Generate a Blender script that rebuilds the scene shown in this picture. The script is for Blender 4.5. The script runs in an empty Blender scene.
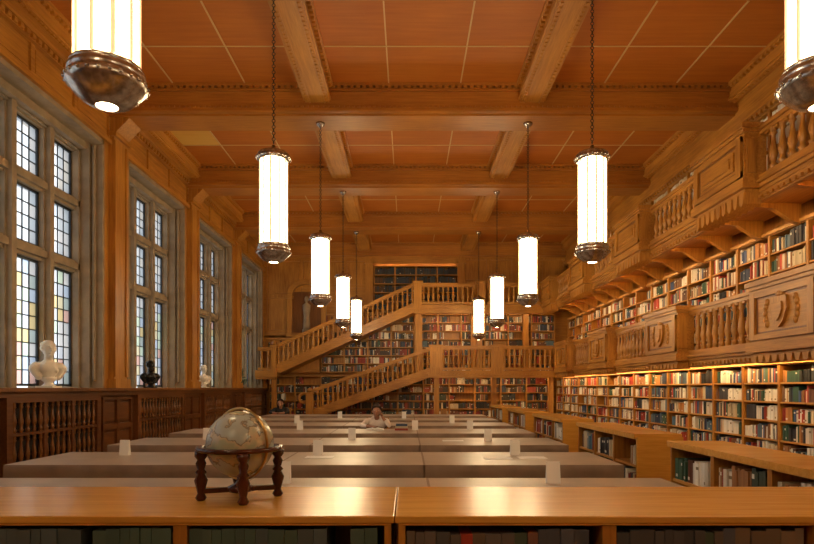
import bpy, bmesh, math, random
from mathutils import Vector, Matrix
R = random.Random(7)
S = 3.8
ZC = 1.47
scene = bpy.context.scene
scene.view_settings.view_transform = 'Standard'
scene.view_settings.look = 'None'
scene.view_settings.exposure = 0.85

# ------------------------------------------------------------ materials
def newmat(name):
    m = bpy.data.materials.new(name); m.use_nodes = True
    nt = m.node_tree; b = nt.nodes['Principled BSDF']
    return m, nt, b

def wood(name, dark, light, axis='x', rough=0.4, sc=1.0, bump=0.08):
    m, nt, b = newmat(name)
    tc = nt.nodes.new('ShaderNodeTexCoord'); mp = nt.nodes.new('ShaderNodeMapping')
    s = [14*sc, 14*sc, 14*sc]; s['xyz'.index(axis)] = 0.9*sc
    mp.inputs['Scale'].default_value = s
    nt.links.new(tc.outputs['Object'], mp.inputs['Vector'])
    n = nt.nodes.new('ShaderNodeTexNoise'); n.inputs['Scale'].default_value = 2.2
    n.inputs['Detail'].default_value = 6; n.inputs['Roughness'].default_value = 0.65
    nt.links.new(mp.outputs['Vector'], n.inputs['Vector'])
    n2 = nt.nodes.new('ShaderNodeTexNoise'); n2.inputs['Scale'].default_value = 0.9
    n2.inputs['Detail'].default_value = 2
    nt.links.new(tc.outputs['Object'], n2.inputs['Vector'])
    ad = nt.nodes.new('ShaderNodeMath'); ad.operation = 'ADD'
    m2 = nt.nodes.new('ShaderNodeMath'); m2.operation = 'MULTIPLY'; m2.inputs[1].default_value = 0.5
    m1 = nt.nodes.new('ShaderNodeMath'); m1.operation = 'MULTIPLY'; m1.inputs[1].default_value = 0.6
    nt.links.new(n2.outputs['Fac'], m2.inputs[0]); nt.links.new(n.outputs['Fac'], m1.inputs[0])
    nt.links.new(m1.outputs[0], ad.inputs[0]); nt.links.new(m2.outputs[0], ad.inputs[1])
    r = nt.nodes.new('ShaderNodeValToRGB')
    r.color_ramp.elements[0].position = 0.38; r.color_ramp.elements[0].color = (*dark, 1)
    r.color_ramp.elements[1].position = 0.70; r.color_ramp.elements[1].color = (*light, 1)
    nt.links.new(ad.outputs[0], r.inputs['Fac'])
    nt.links.new(r.outputs['Color'], b.inputs['Base Color'])
    b.inputs['Roughness'].default_value = rough
    bp = nt.nodes.new('ShaderNodeBump'); bp.inputs['Strength'].default_value = bump
    bp.inputs['Distance'].default_value = 0.01
    nt.links.new(n.outputs['Fac'], bp.inputs['Height']); nt.links.new(bp.outputs['Normal'], b.inputs['Normal'])
    return m

def plain(name, col, rough=0.5, metal=0.0, noise=0.0, nscale=8.0):
    m, nt, b = newmat(name)
    b.inputs['Roughness'].default_value = rough; b.inputs['Metallic'].default_value = metal
    tc = nt.nodes.new('ShaderNodeTexCoord')
    n = nt.nodes.new('ShaderNodeTexNoise'); n.inputs['Scale'].default_value = nscale; n.inputs['Detail'].default_value = 5
    nt.links.new(tc.outputs['Object'], n.inputs['Vector'])
    r = nt.nodes.new('ShaderNodeValToRGB')
    k = noise
    r.color_ramp.elements[0].position = 0.3; r.color_ramp.elements[0].color = tuple(c*(1-k) for c in col)+(1,)
    r.color_ramp.elements[1].position = 0.7; r.color_ramp.elements[1].color = tuple(min(1, c*(1+k)) for c in col)+(1,)
    nt.links.new(n.outputs['Fac'], r.inputs['Fac']); nt.links.new(r.outputs['Color'], b.inputs['Base Color'])
    return m

def emis(name, col, st):
    m, nt, b = newmat(name)
    b.inputs['Base Color'].default_value = (*col, 1)
    b.inputs['Emission Color'].default_value = (*col, 1)
    b.inputs['Emission Strength'].default_value = st
    return m

def attrmat(name, rough=0.55):
    m, nt, b = newmat(name)
    a = nt.nodes.new('ShaderNodeAttribute'); a.attribute_name = 'Col'
    nt.links.new(a.outputs['Color'], b.inputs['Base Color']); b.inputs['Roughness'].default_value = rough
    return m

OD, OL = (0.27, 0.098, 0.014), (0.58, 0.270, 0.045)
W_X = wood('oak_x', OD, OL, 'x'); W_Y = wood('oak_y', OD, OL, 'y'); W_Z = wood('oak_z', OD, OL, 'z')
B_X = wood('oak_beam_x', (0.31, 0.108, 0.013), (0.53, 0.215, 0.030), 'x', 0.45)
B_Y = wood('oak_beam_y', (0.38, 0.145, 0.019), (0.64, 0.30, 0.048), 'y', 0.45)
CEILP = wood('ceiling_panel_wood', (0.43, 0.122, 0.010), (0.55, 0.18, 0.017), 'x', 0.6, 0.5)
CEIL_LIT = wood('ceiling_panel_lit_tone', (0.72, 0.42, 0.08), (0.80, 0.52, 0.12), 'x', 0.6, 0.5)  # ceiling wood with a patch of light put into its colour
SH_Y = wood('shelf_oak_y', (0.40, 0.175, 0.033), (0.64, 0.33, 0.078), 'y', 0.45)
SH_X = wood('shelf_oak_x', (0.38, 0.16, 0.028), (0.60, 0.30, 0.062), 'x', 0.45)
TOPW = wood('counter_oak', (0.50, 0.22, 0.030), (0.74, 0.40, 0.075), 'x', 0.27, 1.0, 0.04)
DK = wood('dark_oak', (0.05, 0.015, 0.005), (0.12, 0.04, 0.012), 'z', 0.35)
DKX = wood('dark_oak_x', (0.075, 0.023, 0.007), (0.17, 0.06, 0.016), 'y', 0.35)
GRL = wood('grille_oak', (0.11, 0.036, 0.009), (0.25, 0.095, 0.022), 'z', 0.35)
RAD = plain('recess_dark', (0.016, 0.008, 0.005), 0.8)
FLOORM = wood('parquet', (0.12, 0.055, 0.02), (0.26, 0.12, 0.045), 'y', 0.3)
STONE = plain('limestone', (0.31, 0.235, 0.15), 0.8, 0, 0.2, 5)
BRASSL = plain('ceiling_strip', (0.66, 0.46, 0.19), 0.5)
LEAD = plain('lead_came', (0.025, 0.03, 0.035), 0.5, 0.3)
BRONZE = plain('pewter_bronze', (0.52, 0.50, 0.48), 0.26, 0.95, 0.35, 30)
CHAINM = plain('chain_metal', (0.09, 0.06, 0.04), 0.4, 0.8)
BRASS = plain('brass', (0.5, 0.33, 0.12), 0.3, 1.0, 0.2, 20)
GLOW = emis('lamp_glass', (1.0, 0.77, 0.44), 20.0)
GLOWRIB = emis('lamp_rib_glass', (1.0, 0.66, 0.34), 0.45)
STRIP = emis('strip_glow', (1.0, 0.64, 0.27), 32.0)
BOOKM = attrmat('book_cloth')
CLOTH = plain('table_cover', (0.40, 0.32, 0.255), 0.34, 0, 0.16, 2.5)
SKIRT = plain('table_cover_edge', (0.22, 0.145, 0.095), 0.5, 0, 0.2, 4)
PAPER = plain('white_card', (0.85, 0.84, 0.82), 0.6)
MARBLE = plain('white_marble', (0.84, 0.80, 0.74), 0.45, 0, 0.06, 6)
BLACKB = plain('black_bronze', (0.02, 0.02, 0.022), 0.3, 0.6)
GREENB = plain('green_bronze', (0.10, 0.13, 0.10), 0.4, 0.5)
MAHOG = wood('mahogany', (0.03, 0.006, 0.003), (0.09, 0.02, 0.008), 'z', 0.25)

def panes():
    m, nt, b = newmat('leaded_glass')
    out = nt.nodes['Material Output']; nt.nodes.remove(b)
    a = nt.nodes.new('ShaderNodeAttribute'); a.attribute_name = 'Col'
    t = nt.nodes.new('ShaderNodeBsdfTranslucent'); tr = nt.nodes.new('ShaderNodeBsdfTransparent')
    mx = nt.nodes.new('ShaderNodeMixShader'); mx.inputs[0].default_value = 0.45
    nt.links.new(a.outputs['Color'], t.inputs['Color']); nt.links.new(a.outputs['Color'], tr.inputs['Color'])
    nt.links.new(tr.outputs[0], mx.inputs[1]); nt.links.new(t.outputs[0], mx.inputs[2])
    nt.links.new(mx.outputs[0], out.inputs['Surface'])
    return m
PANE = panes()

def globemat():
    m, nt, b = newmat('globe_map')
    tc = nt.nodes.new('ShaderNodeTexCoord')
    n = nt.nodes.new('ShaderNodeTexNoise'); n.inputs['Scale'].default_value = 9; n.inputs['Detail'].default_value = 8
    nt.links.new(tc.outputs['Object'], n.inputs['Vector'])
    r = nt.nodes.new('ShaderNodeValToRGB'); cr = r.color_ramp
    cr.elements[0].position = 0.0; cr.elements[0].color = (0.28, 0.36, 0.40, 1)
    cr.elements[1].position = 1.0; cr.elements[1].color = (0.50, 0.28, 0.16, 1)
    for p, c in ((0.49, (0.42, 0.47, 0.46, 1)), (0.515, (0.20, 0.17, 0.13, 1)), (0.53, (0.56, 0.47, 0.33, 1)), (0.61, (0.38, 0.43, 0.32, 1))):
        e = cr.elements.new(p); e.color = c
    nt.links.new(n.outputs['Fac'], r.inputs['Fac'])
    nt.links.new(r.outputs['Color'], b.inputs['Base Color'])
    b.inputs['Roughness'].default_value = 0.25
    return m
GLOBEM = globemat()

# ------------------------------------------------------------ mesh builder
class MB:
    def __init__(s):
        s.v = []; s.f = []; s.m = []; s.c = []; s.s = []; s.mats = []
    def mi(s, mat):
        if mat not in s.mats: s.mats.append(mat)
        return s.mats.index(mat)
    def add(s, vs, fs, mat, col=(1, 1, 1), smooth=False):
        o = len(s.v); s.v += vs; i = s.mi(mat)
        for f in fs:
            s.f.append([o+k for k in f]); s.m.append(i); s.c.append(col); s.s.append(smooth)
    def box(s, x0, x1, y0, y1, z0, z1, mat, col=(1, 1, 1)):
        if x0 > x1: x0, x1 = x1, x0
        if y0 > y1: y0, y1 = y1, y0
        if z0 > z1: z0, z1 = z1, z0
        s.add([(x0,y0,z0),(x1,y0,z0),(x1,y1,z0),(x0,y1,z0),(x0,y0,z1),(x1,y0,z1),(x1,y1,z1),(x0,y1,z1)],
              [(0,3,2,1),(4,5,6,7),(0,1,5,4),(1,2,6,5),(2,3,7,6),(3,0,4,7)], mat, col)
    def prism(s, poly, a0, a1, axis, mat):
        n = len(poly)
        if axis == 'y': vs = [(p[0], a0, p[1]) for p in poly]+[(p[0], a1, p[1]) for p in poly]
        elif axis == 'x': vs = [(a0, p[0], p[1]) for p in poly]+[(a1, p[0], p[1]) for p in poly]
        else: vs = [(p[0], p[1], a0) for p in poly]+[(p[0], p[1], a1) for p in poly]
        fs = [tuple(range(n)), tuple(range(2*n-1, n-1, -1))]
        for i in range(n):
            j = (i+1) % n; fs.append((i, i+n, j+n, j))
        s.add(vs, fs, mat)
    def lathe(s, cx, cy, z0, prof, seg, mat, smooth=True, cap=True):
        vs = []; fs = []
        for r, z in prof:
            for k in range(seg):
                a = 2*math.pi*k/seg; vs.append((cx+r*math.cos(a), cy+r*math.sin(a), z0+z))
        for i in range(len(prof)-1):
            for k in range(seg):
                k2 = (k+1) % seg
                fs.append((i*seg+k, i*seg+k2, (i+1)*seg+k2, (i+1)*seg+k))
        if cap:
            fs.append(tuple(range(seg-1, -1, -1))); fs.append(tuple((len(prof)-1)*seg+k for k in range(seg)))
        s.add(vs, fs, mat, smooth=smooth)
    def ring(s, c, Rr, r, mat, axis='z', seg=40, sub=8, flat=1.0, tilt=0.0):
        vs = []; fs = []
        for i in range(seg):
            a = 2*math.pi*i/seg
            for j in range(sub):
                b = 2*math.pi*j/sub
                rr = Rr+r*math.cos(b); h = r*flat*math.sin(b)
                p = (rr*math.cos(a), rr*math.sin(a), h)
                if axis == 'y': p = (p[0], p[2], p[1])
                elif axis == 'x': p = (p[2], p[0], p[1])
                if tilt:
                    ct, st = math.cos(tilt), math.sin(tilt)
                    p = (p[0]*ct+p[1]*st, -p[0]*st+p[1]*ct, p[2])
                vs.append((c[0]+p[0], c[1]+p[1], c[2]+p[2]))
        for i in range(seg):
            for j in range(sub):
                i2 = (i+1) % seg; j2 = (j+1) % sub
                fs.append((i*sub+j, i2*sub+j, i2*sub+j2, i*sub+j2))
        s.add(vs, fs, mat, smooth=True)
    def sphere(s, c, r, mat, seg=32):
        n = seg//2
        if not hasattr(r, '__len__'): r = (r, r, r)
        vs = []; fs = []
        for i in range(n+1):
            t = math.pi*i/n
            for k in range(seg):
                a = 2*math.pi*k/seg
                vs.append((c[0]+r[0]*math.sin(t)*math.cos(a), c[1]+r[1]*math.sin(t)*math.sin(a), c[2]-r[2]*math.cos(t)))
        for i in range(n):
            for k in range(seg):
                k2 = (k+1) % seg
                fs.append((i*seg+k, i*seg+k2, (i+1)*seg+k2, (i+1)*seg+k))
        s.add(vs, fs, mat, smooth=True)
    def obj(s, name, parent=None, bevel=0.0, recalc=True, origin=None):
        if origin is None:
            xs = [v[0] for v in s.v]; ys = [v[1] for v in s.v]; zs = [v[2] for v in s.v]
            origin = ((min(xs)+max(xs))/2, (min(ys)+max(ys))/2, min(zs))
        o = Vector(origin)
        me = bpy.data.meshes.new(name)
        me.from_pydata([(v[0]-o.x, v[1]-o.y, v[2]-o.z) for v in s.v], [], s.f)
        for m in s.mats: me.materials.append(m)
        me.polygons.foreach_set('material_index', s.m)
        me.polygons.foreach_set('use_smooth', s.s)
        if any(c != (1, 1, 1) for c in s.c):
            at = me.color_attributes.new('Col', 'FLOAT_COLOR', 'CORNER')
            arr = []
            for f, c in zip(s.f, s.c): arr += [c[0], c[1], c[2], 1.0]*len(f)
            at.data.foreach_set('color', arr)
        if recalc:
            bm = bmesh.new(); bm.from_mesh(me)
            bmesh.ops.recalc_face_normals(bm, faces=bm.faces); bm.to_mesh(me); bm.free()
        me.update()
        ob = bpy.data.objects.new(name, me); scene.collection.objects.link(ob)
        if parent:
            ob.parent = parent; ob.location = o-parent.location
        else: ob.location = o
        if bevel:
            b = ob.modifiers.new('bevel', 'BEVEL'); b.width = bevel; b.segments = 2; b.limit_method = 'ANGLE'
        return ob

def empty(name, loc):
    e = bpy.data.objects.new(name, None); e.location = loc; e.empty_display_size = 0.2
    scene.collection.objects.link(e); return e
def inst(ob, loc, name=None):
    o = bpy.data.objects.new(name or ob.name.split('.')[0], ob.data); o.location = loc
    scene.collection.objects.link(o); return o

BAL = [(0.75, 0), (0.75, .06), (1.0, .10), (.55, .15), (.7, .24), (1.05, .36), (.8, .5), (.5, .68), (.45, .80), (.9, .86), (.55, .9), (.75, .93), (.75, 1)]
def baluster(mb, x, y, z0, h, r, mat, seg=8):
    mb.lathe(x, y, z0, [(p[0]*r, p[1]*h) for p in BAL], seg, mat, cap=False)

def panels_x(mb, x, d, y0, y1, z0, z1, ny, nz, mat, st=0.09):
    """raised frame on plane x (d = signed thickness)"""
    for i in range(ny+1):
        y = y0+(y1-y0)*i/ny; mb.box(x, x+d, max(y0, y-st/2), min(y1, y+st/2), z0, z1, mat)
    for k in range(nz+1):
        z = z0+(z1-z0)*k/nz; mb.box(x, x+d*0.9, y0, y1, max(z0, z-st/2), min(z1, z+st/2), mat)
    for i in range(ny):
        for k in range(nz):
            ya = y0+(y1-y0)*i/ny+st; yb = y0+(y1-y0)*(i+1)/ny-st
            za = z0+(z1-z0)*k/nz+st; zb = z0+(z1-z0)*(k+1)/nz-st
            if yb > ya and zb > za: mb.box(x, x+d*0.5, ya, yb, za, zb, mat)
def panels_y(mb, y, d, x0, x1, z0, z1, nx, nz, mat, st=0.09):
    for i in range(nx+1):
        x = x0+(x1-x0)*i/nx; mb.box(max(x0, x-st/2), min(x1, x+st/2), y, y+d, z0, z1, mat)
    for k in range(nz+1):
        z = z0+(z1-z0)*k/nz; mb.box(x0, x1, y, y+d*0.9, max(z0, z-st/2), min(z1, z+st/2), mat)
    for i in range(nx):
        for k in range(nz):
            xa = x0+(x1-x0)*i/nx+st; xb = x0+(x1-x0)*(i+1)/nx-st
            za = z0+(z1-z0)*k/nz+st; zb = z0+(z1-z0)*(k+1)/nz-st
            if xb > xa and zb > za: mb.box(xa, xb, y, y+d*0.5, za, zb, mat)

# ------------------------------------------------------------ bookcases
PAL_MIX = [(.75,.70,.60),(.80,.78,.72),(.62,.52,.36),(.45,.05,.03),(.30,.03,.02),(.05,.09,.22),(.03,.05,.10),(.03,.08,.05),(.22,.10,.04),(.02,.02,.02),(.5,.22,.06),(.10,.16,.22),(.66,.6,.5),(.12,.05,.03)]
PAL_LIGHT = [(.75,.70,.60),(.80,.78,.72),(.62,.52,.36),(.7,.6,.42),(.5,.06,.03),(.10,.2,.3),(.05,.12,.08),(.35,.16,.06),(.8,.75,.65),(.04,.04,.05),(.55,.45,.3)]
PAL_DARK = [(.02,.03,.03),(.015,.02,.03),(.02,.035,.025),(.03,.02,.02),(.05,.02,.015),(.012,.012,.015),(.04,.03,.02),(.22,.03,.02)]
PAL_GREEN = [(.07,.12,.10),(.08,.13,.11),(.06,.10,.085),(.08,.11,.12)]
PAL_CD = [(.12,.10,.09),(.08,.09,.12),(.15,.07,.05),(.07,.07,.075),(.17,.12,.08),(.07,.11,.08)]
PAL_RED = [(.25,.03,.02),(.35,.06,.03),(.12,.04,.02),(.03,.03,.03),(.05,.07,.05),(.5,.4,.28),(.3,.15,.05),(.03,.05,.1),(.7,.65,.55)]
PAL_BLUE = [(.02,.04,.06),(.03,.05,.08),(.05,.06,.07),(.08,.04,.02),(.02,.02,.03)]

def bookcase(name, ox, oy, length, zrows, depth, facing, div, pal, fill=0.93, shmat=None, top=0.06, thick=0.025, bw=(.022, .05), label=0.25, backmat=None, base=True, hf=(.62, .93), topmat=None, jit=.06):
    """zrows: list of shelf-board heights (last one is top board)."""
    shmat = shmat or (SH_Y if facing == '-X' else SH_X)
    fr = MB(); bk = MB()
    def bx(mb, u0, u1, w0, w1, z0, z1, mat, col=(1, 1, 1)):
        if facing == '-Y': mb.box(ox+u0, ox+u1, oy+w0, oy+w1, z0, z1, mat, col)
        else: mb.box(ox+w0, ox+w1, oy+u0, oy+u1, z0, z1, mat, col)
    z0, z1 = zrows[0], zrows[-1]
    bx(fr, 0, length, depth-0.02, depth, z0, z1, backmat or W_Z)
    n = max(1, round(length/div)); dv = length/n
    for i in range(n+1):
        u = i*dv; bx(fr, max(0, u-.025), min(length, u+.025), 0, depth-.02, z0, z1, W_Z)
    for k, z in enumerate(zrows):
        bx(fr, 0, length, 0.012, depth-.02, z-thick/2, z+thick/2, shmat)
    if base and z0 > 0.03:
        bx(fr, 0, length, 0.02, depth, 0.0, z0, W_Z)
    bx(fr, -.0, length+.0, -.005 if top < .01 else -.03, depth+.0, z1, z1+top, topmat or shmat)
    for i in range(n):
        for k in range(len(zrows)-1):
            za = zrows[k]+thick/2; clear = zrows[k+1]-zrows[k]-thick
            if clear < .1: continue
            u = i*dv+.03; end = (i+1)*dv-.03
            base_c = R.choice(pal); run = 0; hrun = R.uniform(*hf)
            if R.random() > fill: end = u+(end-u)*R.uniform(.2, .7)
            while u < end-.02:
                if run <= 0:
                    run = R.randint(1, 9); base_c = R.choice(pal); hrun = R.uniform(*hf)
                    series = R.random() < .5
                    if R.random() < .05: u += R.uniform(.03, .12); continue
                w = R.uniform(*bw)
                c = base_c if series else R.choice(pal)
                j = R.uniform(.8, 1.2); c = tuple(min(.9, max(0.003, q*j)) for q in c)
                h = clear*min(.985, hrun+R.uniform(-jit, jit)); ins = R.uniform(.02, .045) if jit > .05 else R.uniform(.003, .014)
                if u+w > end: break
                bx(bk, u, u+w-.002, ins, depth-.03, za, za+h, BOOKM, c)
                if R.random() < label:
                    lc = (.75, .72, .62) if sum(c) < 1.2 else (.25, .2, .12)
                    lz = za+h*R.choice((.12, .7)); bx(bk, u+.003, u+w-.005, ins-.002, ins+.01, lz, lz+h*.13, BOOKM, lc)
                u += w; run -= 1
    p = empty(name, (ox+(length/2 if facing == '-Y' else depth/2), oy+(length/2 if facing == '-X' else depth/2), 0))
    fr.obj('frame', p, recalc=False)
    if bk.v: bk.obj('books', p, recalc=False)
    return p

# ------------------------------------------------------------ room shell
LX, RX = -5.32, 6.16
Y0, Y1 = -3.0, 22.4
CEIL = ZC+5.32
BB = ZC+4.81          # cross beam bottom
bmy = [S*(.87+k) for k in range(-1, 6)]
m = MB(); m.box(-6.2, 6.5, Y0-.2, Y1+.4, -.1, 0, FLOORM); m.obj('floor', recalc=False)
m = MB(); m.box(-6.2, 6.5, Y0-.2, Y1+.4, CEIL, CEIL+.15, CEILP)
xb = [-5.35, -1.59, 2.17, 5.93]
for i in range(3):
    for t in (1/3, 2/3):
        x = xb[i]+(xb[i+1]-xb[i])*t; m.box(x-.011, x+.011, Y0, Y1, CEIL-.015, CEIL+.01, BRASSL)
for y in bmy:
    m.box(-6, 6.2, y+S/2+.32, y+S/2+.335, CEIL-.012, CEIL+.01, BRASSL)
m.box(-4.99, -4.11, 11.36, 13.11, CEIL-.006, CEIL+.01, CEIL_LIT)  # one ceiling cell painted paler to look lit
m.obj('ceiling', recalc=False)

def dent_x(mb, x0, x1, y, dy, z, h, mat, step=.11, w=.06):
    n = int((x1-x0)/step)
    for i in range(n): mb.box(x0+i*step, x0+i*step+w, y, y+dy, z, z+h, mat)
def dent_y(mb, y0, y1, x, dx, z, h, mat, step=.11, w=.06):
    n = int((y1-y0)/step)
    for i in range(n): mb.box(x, x+dx, y0+i*step, y0+i*step+w, z, z+h, mat)

for y in bmy:
    m = MB(); h = .38
    m.box(-5.6, 6.2, y-h, y+h, BB+.03, CEIL, B_X)
    m.box(-5.6, 6.2, y-h+.08, y+h-.08, BB, BB+.04, B_X)
    m.box(-5.6, 6.2, y-h-.03, y+h+.03, BB+.04, BB+.10, B_X)
    m.box(-5.6, 6.2, y-h-.05, y+h+.05, CEIL-.13, CEIL-.09, B_X)
    m.box(-5.6, 6.2, y-h-.09, y+h+.09, CEIL-.05, CEIL, B_X)
    dent_x(m, -5.3, 6.1, y-h-.08, .06, CEIL-.09, .04, B_X)
    dent_x(m, -5.3, 6.1, y-h-.045, .03, BB+.10, .03, B_X, .09, .05)
    m.obj('ceiling_beam', recalc=False)
LB = ZC+5.01
for xc in (-5.2, -1.59, 2.17, 5.85):
    m = MB(); w = .21
    for k in range(len(bmy)-1):
        ya, yb = bmy[k]+.38, bmy[k+1]-.38
        m.box(xc-w, xc+w, ya, yb, LB, CEIL, B_Y)
        m.box(xc-w-.03, xc+w+.03, ya, yb, LB+.03, LB+.07, B_Y)
        m.box(xc-w-.07, xc+w+.07, ya, yb, CEIL-.06, CEIL, B_Y)
        m.box(xc-w+.07, xc-w+.09, ya, yb, LB-.015, LB+.01, B_Y)
        m.box(xc+w-.09, xc+w-.07, ya, yb, LB-.015, LB+.01, B_Y)
        dent_y(m, ya, yb, xc-w-.055, .06, CEIL-.10, .04, B_Y)
        dent_y(m, ya, yb, xc+w-.005, .06, CEIL-.10, .04, B_Y)
        for sg in (-1, 1): dent_y(m, ya, yb, xc+sg*.165-.02, .04, LB-.015, .02, B_Y, .10, .06)
    m.obj('ceiling_joist', recalc=False)

# left wall with window openings
WC = [S*(k+.375) for k in range(0, 6)]; HW = 1.46; WT = ZC+4.34
m = MB()
m.box(-6.1, LX, Y0, Y1+.2, 0, ZC-.06, DK)
m.box(-6.1, LX, Y0, Y1+.2, WT, CEIL, W_Y)
ys = [Y0]
for c in WC: ys += [c-HW, c+HW]
ys.append(Y1+.2)
for i in range(0, len(ys), 2):
    m.box(-6.1, LX, ys[i], ys[i+1], ZC-.06, WT, W_Z)
m.obj('wall_left', recalc=False)
m = MB()
for k in range(len(bmy)-1):
    panels_x(m, LX, .035, bmy[k]+.26, bmy[k+1]-.26, WT+.06, BB+.1, 3, 1, W_Y)
m.box(LX, LX+.07, Y0, Y1, WT-.02, WT+.06, W_Y)
m.box(LX, LX+.14, Y0, Y1, BB+.12, BB+.2, W_Y)
m.box(LX, LX+.09, Y0, Y1, BB+.04, BB+.12, W_Y)
dent_y(m, Y0, Y1, LX+.09, .04, BB+.05, .06, W_Y, .13, .07)
m.obj('trim_frieze', recalc=False)
for y in bmy[1:]:
    m = MB()
    m.box(LX-.01, LX+.10, y-.25, y+.25, ZC, BB, W_Z)
    m.box(LX+.10, LX+.125, y-.25, y-.17, ZC+.2, BB-.4, W_Z); m.box(LX+.10, LX+.125, y+.17, y+.25, ZC+.2, BB-.4, W_Z)
    m.box(LX-.01, LX+.15, y-.29, y+.29, ZC, ZC+.16, W_Z)
    m.box(LX-.01, LX+.16, y-.29, y+.29, BB-.34, BB-.26, W_Y)
    m.prism([(LX-.01, BB-.26), (LX+.12, BB-.26), (LX+.36, BB-.02), (LX+.36, BB), (LX-.01, BB)], y-.24, y+.24, 'y', W_Z)
    m.obj('wall_pilaster')

# windows
PC = [(1,1,1), (.94,.96,.98), (.86,.92,.97), (.8,.89,.97), (1,.97,.9)]
PT = [(1,1,1), (.88,.92,1), (1,.80,.42), (1,.64,.55), (.70,.82,1), (1,.9,.62), (.85,1,.8), (.62,.72,.70), (.86,.88,.9)]
for wi, c in enumerate(WC):
    p = empty('window_%d' % (wi+1), (-5.8, c, ZC))
    m = MB()
    for sg in (-1, 1):
        a = c+sg*HW
        m.box(-6.0, LX+.015, a, a-sg*.06, ZC, WT, STONE)
        m.box(-6.0, -5.50, a-sg*.06, a-sg*.13, ZC, WT, STONE)
        m.box(-6.0, -5.66, a-sg*.13, a-sg*.18, ZC, WT, STONE)
        m.lathe(-5.44, a-sg*.085, ZC+.12, [(.035, 0), (.028, .05), (.028, 4.0), (.04, 4.08)], 10, STONE)
    m.box(-6.0, LX+.015, c-HW, c+HW, WT-.10, WT, STONE)
    m.box(-6.0, -5.55, c-HW, c+HW, WT-.22, WT-.10, STONE)
    m.box(-6.05, LX, c-HW, c+HW, ZC-.06, ZC+.005, STONE)
    lw = .73; mw = (2*(HW-.18)-3*lw)/2
    xs = []
    for i in range(3):
        a = c-HW+.18+i*(lw+mw); xs.append((a, a+lw))
    for i in range(2):
        a, b = xs[i][1], xs[i+1][0]
        m.box(-5.95, -5.70, a, b, ZC, WT-.2, STONE)
        m.box(-5.72, -5.62, a+.04, b-.04, ZC, WT-.2, STONE)
    zr = [(ZC+.03, ZC+1.98), (ZC+2.19, ZC+3.06), (ZC+3.27, ZC+4.06)]
    for za, zb in ((ZC+1.98, ZC+2.19), (ZC+3.06, ZC+3.27), (ZC+4.06, WT-.2)):
        m.box(-5.93, -5.72, c-HW+.1, c+HW-.1, za, zb, STONE)
        m.box(-5.74, -5.66, c-HW+.1, c+HW-.1, za+.05, zb-.05, STONE)
    m.obj('stone_frame', p, recalc=False)
    g = MB(); l = MB()
    for (a, b) in xs:
        for ri, (za, zb) in enumerate(zr):
            fr = .035
            for q in ((a, a+fr, za, zb), (b-fr, b, za, zb), (a, b, za, za+fr), (a, b, zb-fr, zb)):
                l.box(-5.84, -5.78, q[0], q[1], q[2], q[3], LEAD)
            nc = 4; nr = 9 if ri == 0 else 4
            for i in range(nc):
                for k in range(nr):
                    y0_, y1_ = a+fr+(b-a-2*fr)*i/nc, a+fr+(b-a-2*fr)*(i+1)/nc
                    z0_, z1_ = za+fr+(zb-za-2*fr)*k/nr, za+fr+(zb-za-2*fr)*(k+1)/nr
                    col = R.choice(PT) if ri == 0 else R.choice(PC)
                    col = tuple(q*.97 for q in col)
                    g.add([(-5.81,y0_,z0_),(-5.81,y1_,z0_),(-5.81,y1_,z1_),(-5.81,y0_,z1_)], [(0,1,2,3)], PANE, col)
                    if i: l.box(-5.82, -5.80, y0_-.008, y0_+.008, z0_, z1_, LEAD)
                    if k: l.box(-5.82, -5.80, y0_, y1_, z0_-.008, z0_+.008, LEAD)
    g.obj('glass_panes', p, recalc=False); l.obj('leading', p, recalc=False)

# wainscot
m = MB()
m.box(LX, LX+.16, Y0, Y1, ZC-.05, ZC, GRL)
m.box(LX, LX+.10, Y0, Y1, ZC-.13, ZC-.05, DKX)
m.box(LX, LX+.10, Y0, Y1, 0, .22, DKX)
for c in WC:
    panels_x(m, LX, .05, c+1.35, c+2.45, .25, ZC-.16, 2, 2, DKX, .10)
    a, b = c-1.08, c+1.08
    m.box(LX, LX+.09, a-.12, a, .22, ZC-.13, DKX); m.box(LX, LX+.09, b, b+.12, .22, ZC-.13, DKX)
    m.box(LX, LX+.09, a, b, .22, .40, DKX); m.box(LX, LX+.09, a, b, ZC-.20, ZC-.13, DKX)
    m.box(LX, LX+.085, a, b, .82, .86, DKX)
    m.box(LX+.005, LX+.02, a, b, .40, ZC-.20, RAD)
    n = 15
    for i in range(n):
        y = a+(b-a)*(i+.5)/n
        baluster(m, LX+.055, y, .40, .42, .036, GRL, 6); baluster(m, LX+.055, y, .86, .41, .036, GRL, 6)
    for i in range(1, 3):
        y = a+(b-a)*i/3; m.box(LX, LX+.088, y-.03, y+.03, .40, ZC-.2, DKX)
m.obj('trim_wainscot')

# other walls
m = MB(); m.box(RX, RX+.2, Y0, Y1+.2, 0, CEIL, W_Z); m.obj('wall_right', recalc=False)
m = MB(); m.box(-6.1, RX+.2, Y0-.2, Y0, 0, CEIL, W_Z); panels_y(m, Y0, .04, -5.3, 6.1, .3, 6, 8, 4, W_Z, .12); m.obj('wall_front', recalc=False)
m = MB(); m.box(-6.1, RX+.2, Y1, Y1+.2, 0, CEIL, W_X); m.obj('wall_back', recalc=False)

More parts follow.
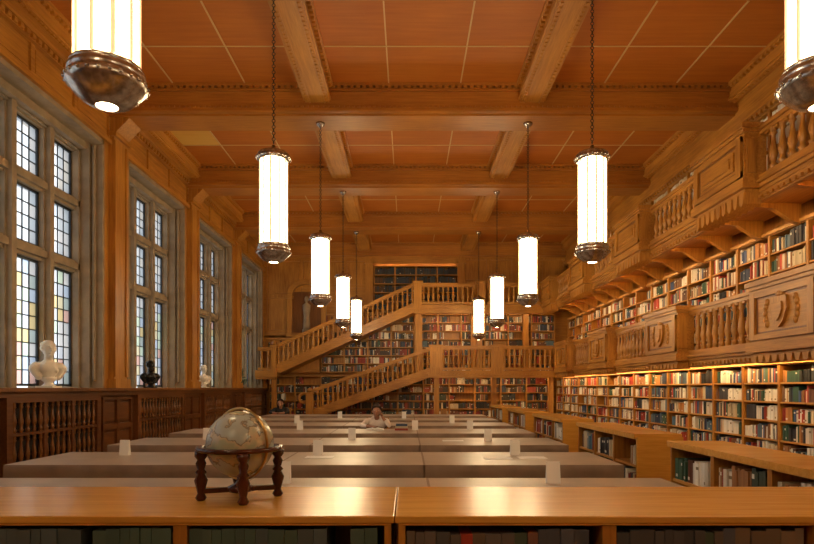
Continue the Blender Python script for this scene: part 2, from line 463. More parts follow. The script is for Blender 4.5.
# ------------------------------------------------------------ right side shelving
rows = [.10, .40, .70, .98, 1.26, 1.54, 1.82]
bookcase('bookcase', 5.38, -2.5, 24.3, rows, .40, '-X', .95, PAL_LIGHT+PAL_MIX, .95, top=.03)
F1 = ZC+.57; F2 = ZC+2.85
rows = [F1+.02]+[F1+.02+.31*i for i in range(1, 7)]
bookcase('bookcase', 5.80, -2.5, 24.3, rows, .34, '-X', .95, PAL_LIGHT+PAL_MIX, .86, base=False, top=.05)
rows = [F2+.02]+[F2+.02+.32*i for i in range(1, 6)]
bookcase('bookcase', 5.80, -2.5, 24.3, rows, .34, '-X', .95, [(.75,.70,.60),(.80,.78,.72),(.7,.6,.42),(.62,.52,.36)], .9, base=False, top=.05, bw=(.05, .09), hf=(.8, .95))
m = MB(); m.box(5.78, RX, Y0, Y1, F2+1.68, CEIL, W_Y)
m.box(5.70, 5.8, Y0, Y1, F2+1.68, F2+1.76, W_Y); dent_y(m, Y0, Y1, 5.72, .06, F2+1.62, .06, W_Y, .13, .07); m.obj('trim_cornice', recalc=False)

def gallery_y(name, xf, xback, fz, top, boxes, y0, y1, boxlen, deep, drop, tab):
    """balcony running along Y, facing -X. fz floor, top = rail top"""
    m = MB()
    m.box(xf+.06, xback, y0, y1, fz-.12, fz, W_Y)
    m.box(xf+.02, xf+.2, y0, y1, fz-.07, fz+.05, W_Y)
    m.box(xf-.02, xf+.2, y0, y1, fz-.02, fz+.02, W_Y)
    m.box(xf+.08, xf+.15, y0, y1, fz-drop, fz-.07, W_Y)
    dent_y(m, y0, y1, xf+.035, .06, fz-drop+.02, .05, W_Y, .12, .07)
    m.box(xf+.02, xf+.17, y0, y1, top-.08, top-.02, W_Y)
    m.box(xf+.05, xf+.14, y0, y1, top-.13, top-.08, W_Y)
    m.box(xf+.04, xf+.15, y0, y1, fz+.05, fz+.11, W_Y)
    hl = boxlen/2
    P_ = .16
    for b in boxes:
        xa = xf-P_
        m.box(xa, xf+.15, b-hl, b+hl, fz-.03, top-.02, W_Y)
        m.box(xa-.06, xf+.18, b-hl-.06, b+hl+.06, top-.04, top+.03, W_Y)
        m.box(xa-.03, xf+.18, b-hl-.03, b+hl+.03, top-.09, top-.04, W_Y)
        m.box(xa-.05, xf+.18, b-hl-.05, b+hl+.05, fz-.07, fz+.06, W_Y)
        za, zb = fz+.10, top-.13
        # dark rebate line, then raised frame
        m.box(xa-.006, xa, b-hl+.03, b+hl-.03, za, zb, GRL)
        m.box(xa-.008, xa, b-hl+.20, b+hl-.20, za+.11, zb-.11, W_Y)
        for q in ((b-hl+.03, b-hl+.15), (b+hl-.15, b+hl-.03)): m.box(xa-.04, xa, q[0], q[1], za, zb, W_Z)
        m.box(xa-.037, xa, b-hl+.03, b+hl-.03, za, za+.08, W_Y); m.box(xa-.037, xa, b-hl+.03, b+hl-.03, zb-.08, zb, W_Y)
        for sg in (-1, 1):
            ye = b+sg*hl
            m.box(xa+.03, xf+.0, ye, ye+sg*.015, za+.05, zb-.05, W_Z)
        if deep:
            zc = (fz+top)/2
            sh = [(-.16, .19), (.16, .19), (.18, .02), (.10, -.14), (0, -.22), (-.10, -.14), (-.18, .02)]
            m.prism([(b+p[0], zc+p[1]) for p in sh], xa-.05, xa, 'x', W_Z)
            m.prism([(b+p[0]*.6, zc+p[1]*.6) for p in sh], xa-.075, xa-.045, 'x', W_Y)
            m.sphere((xa-.02, b, zc+.22), (.04, .09, .05), W_Z, 10)
            for sg in (-1, 1):
                for q in range(5):
                    aa = math.radians(-60+30*q)
                    m.sphere((xa-.005, b+sg*(.26+.08*math.cos(aa)), zc+.17*math.sin(aa)), (.035, .05, .055), W_Z, 8)
        else:
            m.box(xa-.03, xa, b-hl+.24, b+hl-.24, za+.15, zb-.15, W_Y)
            m.box(xa-.05, xa, b-hl+.32, b+hl-.32, za+.21, zb-.21, W_Y)
        m.box(xa+.02, xf+.15, b-hl+.03, b+hl-.03, fz-.13, fz-.06, W_Y)
        m.box(xa+.07, xf+.15, b-hl+.08, b+hl-.08, fz-drop, fz-.13, W_Y)
        n = int(boxlen/.155)
        for i in range(n):
            yy = b-hl+boxlen*(i+.5)/n
            m.prism([(yy-.065, fz-.12), (yy+.065, fz-.12), (yy+.04, fz-drop-tab*.5), (yy, fz-drop-tab), (yy-.04, fz-drop-tab*.5)], xa+.0, xf+.1, 'x', W_Z)
    y = y0+.1
    while y < y1:
        if all(abs(y-b) > hl+.07 for b in boxes):
            baluster(m, xf+.095, y, fz+.11, top-.13-fz-.11, .058, W_Z)
            m.box(xf+.06, xf+.13, y+.06, y+.14, top-.17, top-.13, W_Y)
        y += .2
    return m.obj(name)
lowb = [S*d for d in (.08, 1.08, 2.08, 3.07, 4.09, 5.07)]
upb = [S*d for d in (.38, 1.38, 2.385, 3.37, 4.38, 5.36)]
gallery_y('balcony', 5.08, 5.80, F1, ZC+1.47, lowb, Y0, 20.95, 1.42, True, .19, .03)
gallery_y('balcony', 4.84, 5.80, F2, ZC+3.65, upb, Y0, 20.95, 1.42, False, .24, .07)
m = MB()
y = -2.5
while y < 20.9:
    m.prism([(5.05, F2-.12), (5.8, F2-.12), (5.8, F2-.42), (5.68, F2-.38), (5.4, F2-.20), (5.05, F2-.17)], y-.05, y+.05, 'y', W_Z); y += .95
m.obj('balcony_brackets')
def strip(x0, x1, y0, y1, z):
    m = MB(); m.box(x0-.008, x1+.008, y0-.008, y1+.008, z+.012, z+.035, BRASS); m.box(x0, x1, y0, y1, z, z+.013, STRIP); return m.obj('shelf_light', recalc=False)
strip(5.005, 5.03, Y0+.2, 20.7, F2-.155)
strip(5.245, 5.27, Y0+.2, 20.7, F1-.155)

# ------------------------------------------------------------ end wall
YF = 20.9
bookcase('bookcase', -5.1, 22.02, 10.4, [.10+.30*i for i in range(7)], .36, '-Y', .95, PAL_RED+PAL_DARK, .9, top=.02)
bookcase('bookcase', -3.2, 22.02, 8.6, [F1+.02+.30*i for i in range(8)], .36, '-Y', .9, PAL_RED+PAL_DARK+PAL_MIX, .85, base=False, top=.03)
bookcase('bookcase', -5.2, 22.02, .95, [F1+.02+.30*i for i in range(5)], .36, '-Y', .95, PAL_RED, .9, base=False, top=.04)
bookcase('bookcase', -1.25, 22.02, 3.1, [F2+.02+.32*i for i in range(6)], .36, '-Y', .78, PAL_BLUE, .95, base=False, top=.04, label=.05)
m = MB()
m.box(LX, -1.5, 22.05, Y1, F1+1.3, CEIL, W_X); m.box(LX, -3.25, 22.05, Y1, F1+.0, F1+1.35, W_X)
panels_y(m, 22.05, -.05, LX+.1, -3.9, F1+1.45, BB-.1, 1, 2, W_Z, .12)
panels_y(m, 22.05, -.05, -3.9, -1.5, F1+3.1, BB-.1, 3, 1, W_Z, .12)
panels_y(m, 22.05, -.05, -4.2, -3.3, F1+.05, F1+1.3, 1, 1, W_Z, .1)
m.box(1.95, 5.8, 22.05, Y1, F2, CEIL, W_X)
panels_y(m, 22.05, -.05, 2.0, 5.75, F2+.1, BB-.05, 4, 2, W_Z, .12)
for x in (-1.42, 1.95):
    m.box(x-.14, x+.14, 21.93, Y1, F2, BB, W_Z); m.box(x-.18, x+.18, 21.9, Y1, BB-.25, BB-.12, W_Z); m.box(x-.18, x+.18, 21.9, Y1, F2, F2+.2, W_Z)
m.box(-1.3, 1.83, 21.90, 21.94, BB-.28, BB, W_X)
for x in (.42, 2.4, 4.3):
    m.box(x-.10, x+.10, 21.86, 22.05, F1, F2-.1, W_Z)
m.obj('trim_panelling', recalc=False)
# niche with small standing statue
m = MB()
nx, nz = -3.7, F1+1.45
m.box(nx-.75, nx+.75, 21.85, 22.0, nz-.15, nz, W_X)
for sg in (-1, 1):
    m.box(nx+sg*.62-.09, nx+sg*.62+.09, 21.86, 22.0, nz, nz+1.35, W_Z)
    m.box(nx+sg*.62-.12, nx+sg*.62+.12, 21.83, 22.0, nz+1.25, nz+1.35, W_Z)
for i in range(12):
    a0 = math.pi*i/12; a1 = math.pi*(i+1)/12
    m.prism([(nx+.53*math.cos(a0), nz+1.35+.42*math.sin(a0)), (nx+.72*math.cos(a0), nz+1.35+.6*math.sin(a0)), (nx+.72*math.cos(a1), nz+1.35+.6*math.sin(a1)), (nx+.53*math.cos(a1), nz+1.35+.42*math.sin(a1))], 21.86, 22.0, 'y', W_X)
m.box(nx-.53, nx+.53, 21.985, 22.0, nz, nz+1.5, GRL)
m.lathe(nx, 21.90, nz, [(.16, 0), (.16, .12), (.12, .14), (.13, .2), (.11, .6), (.14, .85), (.15, 1.0), (.05, 1.08), (.045, 1.12), (.075, 1.17), (.08, 1.24), (.06, 1.31), (.01, 1.34)], 14, STONE)
m.obj('wall_niche')

# end galleries + staircases
def rail_run(m, x0, z0, x1, z1, y, h, step=.17, base=.10):
    for a, b, ya, yb in ((h-.08, h, y-.07, y+.09), (h-.13, h-.08, y-.03, y+.05), (base-.04, base+.04, y-.04, y+.06)):
        m.prism([(x0, z0+a), (x1, z1+a), (x1, z1+b), (x0, z0+b)], ya, yb, 'y', W_X)
    n = int(abs(x1-x0)/step)
    for i in range(n):
        t = (i+.5)/n
        baluster(m, x0+(x1-x0)*t, y+.01, z0+(z1-z0)*t+base+.03, h-.13-base-.03, .052, W_Z)
def newel(m, x, y, z0, z1, w=.13):
    m.box(x-w, x+w, y-w, y+w, z0, z1, W_Z)
    m.box(x-w-.04, x+w+.04, y-w-.04, y+w+.04, z1-.06, z1, W_X)
    m.box(x-w-.03, x+w+.03, y-w-.03, y+w+.03, z0, z0+.12, W_X)
    m.sphere((x, y, z1+.07), .09, W_Z, 12)
m = MB()
m.box(.77, 5.15, YF, 22.0, F1-.13, F1, W_X)
m.box(.70, 5.1, YF-.06, YF+.1, F1-.21, F1+.04, W_X); dent_x(m, .7, 5.1, YF-.09, .04, F1-.12, .06, W_X, .13, .07)
rail_run(m, 1.15, F1, 5.05, F1, YF, .90)
for x in (.98, 3.1): m.box(x-.22, x+.22, YF-.08, YF+.12, F1-.1, F1+.92, W_Z); m.box(x-.25, x+.25, YF-.12, YF+.14, F1+.86, F1+.93, W_X); m.box(x-.13, x+.13, YF-.11, YF-.07, F1+.15, F1+.7, W_Z)
for x in (1.0, 3.0, 5.0): m.box(x-.09, x+.09, YF+.05, YF+.23, 0, F1-.12, W_Z)
m.obj('balcony')
m = MB()
m.box(.24, 4.9, YF, 22.0, F2-.13, F2, W_X)
m.box(.2, 4.85, YF-.06, YF+.1, F2-.25, F2+.04, W_X); dent_x(m, .2, 4.85, YF-.09, .04, F2-.14, .06, W_X, .13, .07)
rail_run(m, .45, F2, 2.35, F2, YF, .80); rail_run(m, 2.75, F2, 4.8, F2, YF, .80)
for x in (.34, 2.55): m.box(x-.14, x+.14, YF-.08, YF+.12, F2-.2, F2+.86, W_Z); m.box(x-.18, x+.18, YF-.12, YF+.15, F2+.8, F2+.87, W_X)
for x in (.35, 2.5): m.box(x-.09, x+.09, YF+.05, YF+.23, F1, F2-.12, W_Z)
m.obj('balcony')
m = MB()
m.box(LX+.005, -4.6, YF, 22.0, F1-.13, F1, W_X); m.box(LX+.005, -4.55, YF-.07, YF+.1, F1-.2, F1+.04, W_X)
m.box(LX+.005, -4.6, YF-.03, YF+.1, F1-.27, F1-.2, W_X)
rail_run(m, LX+.1, F1, -4.75, F1, YF, .85, .16)
newel(m, -4.66, YF, F1-.2, F1+.92, .09)
m.box(-4.78, -4.62, YF+.1, YF+.26, 0, F1-.12, W_Z)
m.obj('balcony')
def staircase(x0, z0, x1, z1, ya, yb, n, h):
    m = MB(); dx = (x1-x0)/n; dz = (z1-z0)/n
    for i in range(n):
        xa = x0+i*dx; zt = z0+(i+1)*dz
        m.box(xa, xa+dx+.02, ya+.04, yb, zt-.04, zt, SH_X)
        m.box(xa, xa+.025, ya+.06, yb, zt-dz-.02, zt-.03, W_X)
    m.prism([(x0, z0-.05), (x1, z1-.12), (x1, z1+.06), (x0+.02, z0+.20)], ya-.03, ya+.06, 'y', W_X)
    m.prism([(x0, z0+.12), (x1, z1+.0), (x1, z1+.07), (x0, z0+.22)], ya-.06, ya+.08, 'y', W_X)
    m.prism([(x0+.1, z0-.06), (x1, z1-.2), (x1, z1-.12), (x0+.1, z0)], ya, yb, 'y', W_X)
    m.prism([(x0, z0-.05), (x1, z1-.12), (x1, z1+.06), (x0, z0+.20)], yb-.06, yb, 'y', W_X)
    rail_run(m, x0, z0+.1, x1, z1, ya, h)
    return m
m = staircase(-4.6, F1, .24, F2, YF, 21.95, 14, .83)
m.obj('staircase')
m = staircase(-3.4, .46, .77, F1, YF-.0, 21.95, 10, .85)
m.box(-4.1, -3.38, YF-.05, 21.95, 0, .46, W_X); m.box(-4.4, -4.1, YF-.05, 21.95, 0, .30, W_X); m.box(-4.7, -4.4, YF-.05, 21.95, 0, .15, W_X)
newel(m, -3.42, YF-.02, .1, 1.32, .12)
m.ring((-3.62, YF, 1.12), .16, .05, W_X, 'y', 24, 8)
m.obj('staircase')
strip(.9, 4.9, YF+.25, YF+.275, F1-.16); strip(.4, 4.7, YF+.25, YF+.275, F2-.16); strip(-1.2, 1.75, 21.96, 21.985, BB-.12)

# ------------------------------------------------------------ low bookcases
for (ya, yb) in ((3.15, 5.35), (6.13, 8.24), (9.05, 11.15), (11.95, 14.05), (14.85, 16.95)):
    p = bookcase('low_bookcase', 2.34, ya, yb-ya, [.08, .37, .66, .95], .46, '-X', .72, PAL_LIGHT+PAL_RED, .9, base=True, top=.05, topmat=TOPW)
    m = MB(); m.box(2.33, 2.80, ya-.03, ya, 0, .97, TOPW); m.obj('end_panel', p, recalc=False)
def counter(x0, x1, pal, bwid, lab, hf, jit):
    L = x1-x0
    p = bookcase('book_counter', x0+.01, 2.21, L-.02, [.08, .50, .966], .32, '-Y', .78, pal, 1.0, base=True, top=.006, topmat=TOPW, bw=bwid, label=lab, hf=hf, backmat=DK, thick=.012, jit=jit)
    m = MB(); m.box(x0-.002, x1+.002, 2.20, 2.86, .972, 1.0, TOPW); m.box(x0, x1, 2.54, 2.84, 0, .972, W_X); m.obj('top', p, bevel=.005)
counter(-4.74, -.052, PAL_GREEN, (.035, .06), 0, (.96, .98), .006)
counter(-.045, 4.64, PAL_CD*2+[(.4,.05,.03),(.6,.5,.3)], (.03, .06), .05, (.94, .97), .015)

# ------------------------------------------------------------ tables
def table(x0, x1, name):
    m = MB(); d = 1.1
    L = x1-x0
    n = max(8, int(L/.12))
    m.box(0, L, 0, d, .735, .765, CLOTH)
    for (ya, sg) in ((0, -1), (d, 1)):
        vs = []; fs = []
        for i in range(n+1):
            x = L*i/n
            for k, z in enumerate((.765, .75, .69, .635)):
                off = (0, .012, .014+.008*math.sin(i*1.3), .016+.016*math.sin(i*1.3+.5))[k]
                vs.append((x, ya+sg*off, z+(0 if k < 3 else .008*math.sin(i*.9))))
        for i in range(n):
            for k in range(3):
                fs.append((i*4+k, (i+1)*4+k, (i+1)*4+k+1, i*4+k+1))
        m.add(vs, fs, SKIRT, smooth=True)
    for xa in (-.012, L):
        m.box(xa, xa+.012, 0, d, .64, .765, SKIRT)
    m.box(.05, L-.05, .05, d-.05, .70, .735, W_X)
    m.box(.09, L-.09, .09, .12, .62, .70, W_X); m.box(.09, L-.09, d-.12, d-.09, .62, .70, W_X)
    lp = [(.05, 0), (.05, .06), (.035, .08), (.05, .18), (.06, .35), (.04, .48), (.055, .52), (.055, .70)]
    for xx in (.16, L-.16):
        for yy in (.14, d-.14): m.lathe(xx, yy, 0, lp, 10, W_Z)
        m.box(xx-.03, xx+.03, .14, d-.14, .1, .15, W_X)
    m.box(.16, L-.16, d/2-.03, d/2+.03, .1, .15, W_X)
    return m.obj(name, recalc=False, origin=(0, 0, 0))
spans = [(-3.7, -1.22), (-1.2, .14), (.16, 1.97)]
protos = []
for k in range(7):
    y = 3.6+1.9*k
    for i, (a, b) in enumerate(spans):
        if k == 0:
            t = table(a, b, 'library_table'); t.location = (a, y, 0); protos.append(t)
        else: inst(protos[i], (a, y, 0))
def sign(x, y, z=.765):
    m = MB(); w, h = .10, .16
    m.prism([(y-.03, z), (y+.03, z), (y+.004, z+h), (y-.004, z+h)], x-w/2, x+w/2, 'x', PAPER); m.obj('table_sign')
def sgn(px, D): return ((px-408)*D/600, D)
for px, D in ((125, 6.3), (318, 6.3), (515, 6.3), (284, 4.45), (553, 4.45), (207, 8.2), (352, 8.2), (488, 8.0), (300, 10.1), (415, 10.1), (470, 10.1), (297, 12.0), (452, 12.0), (340, 13.9), (404, 13.9)):
    x, y = sgn(px, D); sign(x, y)
m = MB()
for x, y in ((.9, 6.0), (1.25, 6.05), (.6, 8.0), (-.9, 6.1), (-2.4, 7.9)):
    m.box(x-.14, x+.14, y-.1, y+.1, .766, .769, PAPER)
m.obj('paper_sheets', recalc=False)

# ------------------------------------------------------------ pendant lamps
def lamp():
    m = MB(); zb = 1.49; zt = 2.87
    H = zt-zb
    m.lathe(0, 0, 0, [(.001, 0), (.05, .0), (.07, .012)], 32, GLOW)
    m.lathe(0, 0, 0, [(.055, -.006), (.08, .0), (.12, .02), (.165, .06), (.185, .085), (.20, .10), (.20, .125), (.185, .135), (.19, .15), (.19, .175), (.165, .19), (.155, .19)], 32, BRONZE, cap=False)
    m.lathe(0, 0, 0, [(.152, .18), (.152, H-.16)], 32, GLOW)
    for k in range(10):
        a = 2*math.pi*(k+.5)/10; c, s_ = math.cos(a), math.sin(a)
        m.lathe(.153*c, .153*s_, .18, [(.015, 0), (.015, H-.36)], 6, GLOWRIB, cap=False)
    m.ring((0, 0, .19), .165, .018, BRONZE, 'z', 32, 6)
    m.lathe(0, 0, H-.19, [(.155, 0), (.17, .0), (.195, .02), (.195, .045), (.175, .055), (.19, .075), (.165, .10), (.11, .12), (.08, .125), (.06, .14), (.03, .155), (.02, .19)], 32, BRONZE)
    for zz in (.112, H-.155):
        for k in range(24):
            a = 2*math.pi*k/24; m.sphere((.2*math.cos(a), .2*math.sin(a), zz), .012, BRONZE, 6)
    z = H+.01; i = 0; top = (BB-ZC)-zb
    while z < top-.06:
        m.ring((0, 0, z+.028), .019, .0055, CHAINM, 'y' if i % 2 else 'x', 10, 5); z += .036; i += 1
    m.lathe(0, 0, top-.09, [(.02, 0), (.03, .02), (.07, .05), (.085, .09)], 16, BRONZE)
    return m.obj('pendant_lamp', origin=(0, 0, 0))
L0 = lamp(); first = True
for x, ylist in ((-1.59, (3.17, 7.1, 10.9, 14.7, 18.5, -.5)), (2.18, (3.17, 7.1, 10.9, 14.7, 18.5, -.5))):
    for y in ylist:
        if first: L0.location = (x, y, ZC+1.49); first = False
        else: inst(L0, (x, y, ZC+1.49))

# ------------------------------------------------------------ globe
gx, gy, gz = -.716, 2.56, 1.0
m = MB(); gc = (gx, gy, gz+.232)
m.sphere(gc, .141, GLOBEM, 48)
g_origin = (gx, gy, gz)
RH = gz+.205
m.lathe(gx, gy, RH, [(.150, 0), (.178, 0), (.182, .008), (.178, .018), (.150, .018), (.150, 0)], 48, MAHOG, cap=False)
m.ring(gc, .151, .006, BRASS, 'y', 48, 6, 1.0, .5)
legp = [(.016, 0), (.024, .012), (.014, .03), (.019, .05), (.028, .085), (.016, .11), (.024, .118), (.014, .13), (.022, .155), (.015, .17), (.026, .185), (.026, .206)]
LA = [math.radians(a) for a in (20, 110, 200, 290)]
for a in LA:
    lx, ly = gx+.158*math.cos(a), gy+.158*math.sin(a)
    m.lathe(lx, ly, gz, legp, 14, MAHOG)
    n = 4
    for i in range(n):
        t = i/n; t2 = (i+1)/n
        p0 = (lx+(gx-lx)*t, ly+(gy-ly)*t); p1 = (lx+(gx-lx)*t2, ly+(gy-ly)*t2)
        nx_, ny_ = -math.sin(a)*.012, math.cos(a)*.012
        m.prism([(p0[0]+nx_, p0[1]+ny_), (p1[0]+nx_, p1[1]+ny_), (p1[0]-nx_, p1[1]-ny_), (p0[0]-nx_, p0[1]-ny_)], gz+.03, gz+.05, 'z', MAHOG)
m.lathe(gx, gy, gz+.02, [(.01, 0), (.05, .01), (.055, .03), (.02, .045), (.012, .06), (.014, .072)], 16, MAHOG)
m.obj('globe', origin=g_origin)

# ------------------------------------------------------------ organic shapes
def ico_into(bm, c, r, sub=2):
    if not hasattr(r, '__len__'): r = (r, r, r)
    M = Matrix.Translation(c) @ Matrix.Diagonal((r[0], r[1], r[2], 1))
    bmesh.ops.create_icosphere(bm, subdivisions=sub, radius=1, matrix=M)
def blob(name, parts, voxel, mat, parent=None, origin=(0, 0, 0), smooth=2):
    bm = bmesh.new(); o = Vector(origin)
    for p in parts:
        if p[0] == 'e': ico_into(bm, Vector(p[1])-o, p[2], 3)
        else:
            a, b, r0, r1 = Vector(p[1]), Vector(p[2]), p[3], p[4]
            n = max(2, int((b-a).length/(min(r0, r1)*.4))+1)
            for i in range(n+1):
                t = i/n; ico_into(bm, a.lerp(b, t)-o, r0+(r1-r0)*t)
    me = bpy.data.meshes.new(name); bm.to_mesh(me); bm.free()
    me.materials.append(mat)
    ob = bpy.data.objects.new(name, me); scene.collection.objects.link(ob)
    ob.location = o-(parent.location if parent else Vector((0, 0, 0)))
    if parent: ob.parent = parent
    rm = ob.modifiers.new('remesh', 'REMESH'); rm.mode = 'VOXEL'; rm.voxel_size = voxel; rm.use_smooth_shade = True
    if smooth:
        sm = ob.modifiers.new('smooth', 'SMOOTH'); sm.iterations = smooth; sm.factor = .5
    return ob

def bust(x, y, z, h, mat, yaw, beard=False):
    """portrait bust; local front = +X rotated by yaw"""
    k = h/.70; c, s_ = math.cos(yaw), math.sin(yaw)
    def P(px, py, pz): return (x+(px*c-py*s_)*k, y+(px*s_+py*c)*k, z+pz*k)
    parts = [('e', P(0, 0, .555), (.088*k, .080*k, .115*k)), ('e', P(.012, 0, .50), (.07*k, .062*k, .075*k)),
             ('c', P(-.005, 0, .48), P(-.02, 0, .33), .058*k, .062*k),
             ('e', P(-.03, 0, .28), (.12*k, .16*k, .10*k)), ('c', P(-.03, -.15, .29), P(-.03, .15, .29), .08*k, .08*k),
             ('c', P(-.02, 0, .28), P(0, 0, .16), .13*k, .07*k), ('c', P(-.03, -.18, .27), P(-.01, -.13, .15), .07*k, .045*k), ('c', P(-.03, .18, .27), P(-.01, .13, .15), .07*k, .045*k),
             ('c', P(.085, 0, .565), P(.105, 0, .53), .012*k, .018*k), ('e', P(.075, 0, .585), (.02*k, .05*k, .012*k)),
             ('e', P(.078, 0, .498), (.014*k, .028*k, .012*k)), ('e', P(.068, 0, .455), (.024*k, .03*k, .02*k)),
             ('e', P(-.005, .082, .54), (.022*k, .012*k, .032*k)), ('e', P(-.005, -.082, .54), (.022*k, .012*k, .032*k)),
             ('c', P(.05, -.05, .34), P(.06, .08, .24), .03*k, .03*k)]
    for i in range(14):
        a = 2*math.pi*i/14
        parts.append(('e', P(-.03+.065*math.cos(a)*.9, .072*math.sin(a), .61+.012*math.sin(i*2.1)), (.03*k, .03*k, .032*k)))
        if math.cos(a) < .3: parts.append(('e', P(-.02+.08*math.cos(a), .08*math.sin(a), .56), (.026*k, .026*k, .035*k)))
    parts.append(('e', P(-.02, 0, .645), (.07*k, .068*k, .035*k)))
    if beard:
        for i in range(7): parts.append(('e', P(.055, -.05+.0165*i, .45-.02*math.sin(math.pi*i/6)), (.03*k, .018*k, .05*k)))
    par = empty('portrait_bust', (x, y, z))
    blob('bust_body', parts, .009*k, mat, par, (x, y, z), 1)
    m = MB(); m.lathe(x, y, z, [(.11*k, 0), (.11*k, .02*k), (.085*k, .035*k), (.06*k, .06*k), (.06*k, .08*k), (.10*k, .11*k), (.10*k, .15*k)], 20, mat)
    m.box(x-.12*k, x+.12*k, y-.12*k, y+.12*k, z, z+.025*k, mat)
    m.obj('pedestal', par)
bx = -5.46
bust(bx, 9.12, ZC+.005, .745, MARBLE, -.7)
bust(bx, 12.72, ZC+.005, .60, BLACKB, -.8, True)
bust(-5.34, 15.7, ZC+.005, .62, MARBLE, -.8)
bust(-5.32, 19.1, ZC+.005, .66, GREENB, -.8, True)

# ------------------------------------------------------------ chairs + people
def chair(x, y):
    m = MB()
    m.box(-.22, .22, -.21, .21, .42, .445, W_X)
    for xx in (-.19, .19):
        m.box(xx-.02, xx+.02, -.19, -.15, 0, .42, W_Z)
        m.prism([(.17, 0), (.21, 0), (.22, .45), (.27, .92), (.23, .92), (.18, .45)], xx-.02, xx+.02, 'x', W_Z)
        m.box(xx-.015, xx+.015, -.17, .19, .18, .21, W_X)
    m.box(-.19, .19, .225, .26, .82, .92, W_X); m.box(-.19, .19, .20, .23, .58, .63, W_X)
    for xx in (-.1, 0, .1): m.prism([(.205, .6), (.225, .6), (.255, .84), (.235, .84)], xx-.018, xx+.018, 'x', W_Z)
    o = m.obj('library_chair', origin=(0, 0, 0)); o.location = (x, y, 0); return o

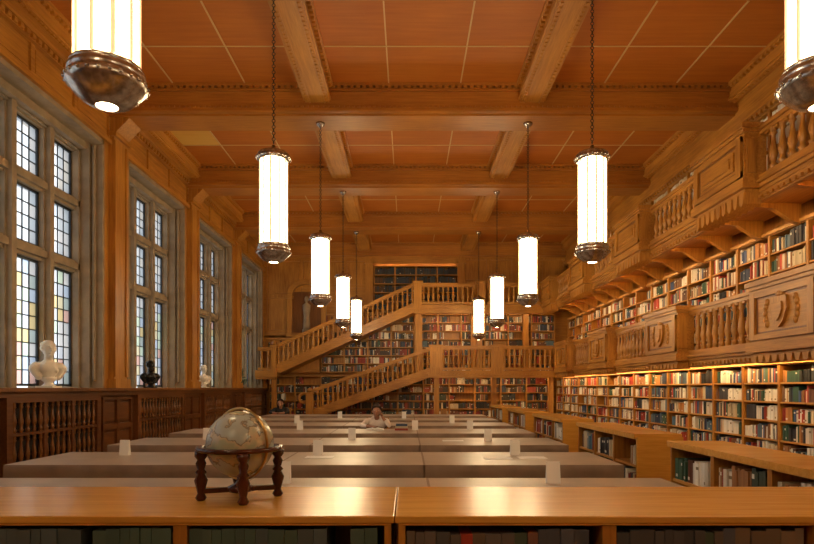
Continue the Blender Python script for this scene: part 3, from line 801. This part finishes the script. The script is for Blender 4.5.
def person(name, x, y, shirt, pants, hair, skin, prop=True, bun=True, zoff=0):
    par = empty(name, (x, y, 0)); O = (x, y, 0)
    def P(a, b, c): return (x+a, y+b, c+zoff)
    hip = .54
    T = [('e', P(0, .0, hip), (.165, .13, .09)), ('c', P(0, -.01, hip+.05), P(0, -.08, .80), .125, .12),
         ('e', P(0, -.10, .82), (.165, .105, .12)), ('c', P(-.14, -.12, .885), P(.14, -.12, .885), .055, .055),
         ('c', P(-.06, -.13, .93), P(.06, -.13, .93), .042, .042)]
    sh_r, sh_l = P(.175, -.12, .88), P(-.175, -.12, .88)
    if prop:
        el_r, wr_r = P(.23, -.38, .815), P(.115, -.36, .955)
    else:
        el_r, wr_r = P(.24, -.36, .81), P(.09, -.50, .80)
    el_l, wr_l = P(-.25, -.34, .81), P(-.08, -.50, .80)
    for s0, e0, w0 in ((sh_r, el_r, wr_r), (sh_l, el_l, wr_l)):
        T += [('c', s0, e0, .052, .040), ('c', e0, tuple(Vector(e0).lerp(Vector(w0), .55)), .039, .034)]
    blob('clothes', T, .012, shirt, par, O)
    Lg = []
    for sg in (-1, 1):
        h_, k_, a_ = P(sg*.09, -.02, hip-.01), P(sg*.11, -.42, .53), P(sg*.11, -.38, .10)
        Lg += [('c', h_, k_, .08, .062), ('c', k_, a_, .058, .038)]
    Lg += [('e', P(0, 0, hip-.02), (.16, .12, .07))]
    blob('trousers', Lg, .014, pants, par, O)
    Sh = []
    for sg in (-1, 1): Sh += [('c', P(sg*.11, -.37, .045), P(sg*.12, -.53, .035), .042, .034)]
    blob('shoes', Sh, .01, BLACKB, par, O)
    hc = Vector(P(.005, -.22, 1.065))
    K = [('c', P(0, -.135, .92), tuple(hc+Vector((0, .02, -.06))), .048, .046),
         ('e', tuple(hc), (.074, .088, .102)), ('e', tuple(hc+Vector((0, -.03, -.05))), (.052, .052, .055)),
         ('c', tuple(hc+Vector((0, -.082, .01))), tuple(hc+Vector((0, -.104, -.022))), .008, .013),
         ('e', tuple(hc+Vector((0, -.078, -.055))), (.024, .012, .008)), ('e', tuple(hc+Vector((0, -.068, -.086))), (.022, .02, .016)),
         ('e', tuple(hc+Vector((.076, 0, -.01))), (.01, .017, .027)), ('e', tuple(hc+Vector((-.076, 0, -.01))), (.01, .017, .027)),
         ('e', tuple(hc+Vector((.03, -.078, .022))), (.018, .01, .006)), ('e', tuple(hc+Vector((-.03, -.078, .022))), (.018, .01, .006))]
    for e0, w0, up in ((el_r, wr_r, prop), (el_l, wr_l, False)):
        K += [('c', tuple(Vector(e0).lerp(Vector(w0), .5)), w0, .032, .023)]
        w = Vector(w0)
        d = (w-Vector(e0)).normalized()
        if up: d = Vector((-.35, .10, .93)).normalized()
        side = Vector((0, 1, 0)) if up else d.cross(Vector((0, 0, 1))).normalized()
        if not up: d = Vector((d.x, d.y, 0)).normalized()
        nrm = d.cross(side).normalized()
        palm = w+d*.045
        K += [('c', tuple(w), tuple(palm+d*.02), .022, .02), ('c', tuple(palm-side*.02), tuple(palm+side*.02+d*.015), .017, .017), ('c', tuple(palm+d*.02-side*.024), tuple(palm+d*.03+side*.024), .015, .015)]
        for i, fl in enumerate((.058, .07, .066, .05)):
            b0 = palm+d*.035+side*(-.03+.02*i); b1 = b0+d*fl*.55+side*(-.004+.003*i); b2 = b1+d*fl*.4-nrm*.012*(-1 if up else 1)
            K += [('c', tuple(b0), tuple(b1), .0088, .008), ('c', tuple(b1), tuple(b2), .008, .007)]
        t0 = w+d*.025-side*.02; t1 = t0+d*.03-side*.03; t2 = t1+d*.025-side*.006
        K += [('c', tuple(t0), tuple(t1), .012, .0095), ('c', tuple(t1), tuple(t2), .0095, .008)]
    blob('skin', K, .0052, skin, par, O, 1)
    H = [('e', tuple(hc+Vector((0, .022, .034))), (.084, .088, .086)), ('e', tuple(hc+Vector((0, .05, -.03))), (.074, .06, .07)),
         ('c', tuple(hc+Vector((-.055, -.045, .072))), tuple(hc+Vector((.055, -.045, .072))), .027, .027)]
    for sg in (-1, 1): H += [('c', tuple(hc+Vector((sg*.072, -.01, .05))), tuple(hc+Vector((sg*.076, .02, -.04))), .019, .018)]
    if bun: H += [('e', tuple(hc+Vector((.0, .05, .115))), (.042, .040, .034))]
    blob('hair', H, .008, hair, par, O, 1)
    em = MB()
    for sg in (-1, 1):
        em.sphere(tuple(hc+Vector((sg*.028, -.079, .008))), (.011, .006, .006), PAPER, 10)
        em.sphere(tuple(hc+Vector((sg*.028, -.084, .007))), (.005, .003, .005), BLACKB, 8)
    em.obj('eyes', par)
    return par
SKIN = plain('skin', (.42, .21, .13), .5, 0, .05, 10)
HAIR = plain('dark_hair', (.025, .011, .007), .5, 0, .3, 40)
SHIRT = plain('cream_shirt', (.82, .74, .70), .8, 0, .06, 12)
PANTS = plain('denim', (.04, .055, .09), .8, 0, .1, 20)
DARKS = plain('black_jumper', (.018, .018, .022), .8, 0, .2, 20)
person('seated_woman', -.56, 10.86, SHIRT, PANTS, HAIR, SKIN)
chair(-.56, 10.86)
person('seated_reader', -3.48, 16.56, DARKS, PANTS, HAIR, SKIN, prop=False, bun=False)
chair(-3.48, 16.56)
m = MB()
m.prism([(-.72, .767), (-.56, .767), (-.56, .785), (-.60, .80), (-.70, .785)], 9.95, 10.17, 'y', PAPER)
m.prism([(-.56, .767), (-.40, .767), (-.42, .785), (-.52, .80), (-.56, .785)], 9.95, 10.17, 'y', PAPER)
m.obj('open_book')
m = MB()
for i, c in enumerate(((.3,.04,.03), (.5,.42,.3), (.04,.07,.14))):
    m.box(-.22+.01*i, .0-.005*i, 9.95+.01*i, 10.12, .766+.035*i, .80+.035*i, BOOKM, c)
m.obj('book_stack', recalc=False)

# ------------------------------------------------------------ world + camera
w = bpy.data.worlds.new('sky'); scene.world = w; w.use_nodes = True
bg = w.node_tree.nodes['Background']; bg.inputs['Color'].default_value = (.92, .96, 1, 1); bg.inputs['Strength'].default_value = 0.95

cam = bpy.data.cameras.new('camera'); co = bpy.data.objects.new('camera', cam); scene.collection.objects.link(co)
co.location = (0, 0, ZC); co.rotation_euler = (math.pi/2, 0, 0)
cam.sensor_width = 36; cam.lens = 600/814*36; cam.shift_y = 116/814; cam.shift_x = -1/814
cam.clip_end = 200
scene.camera = co
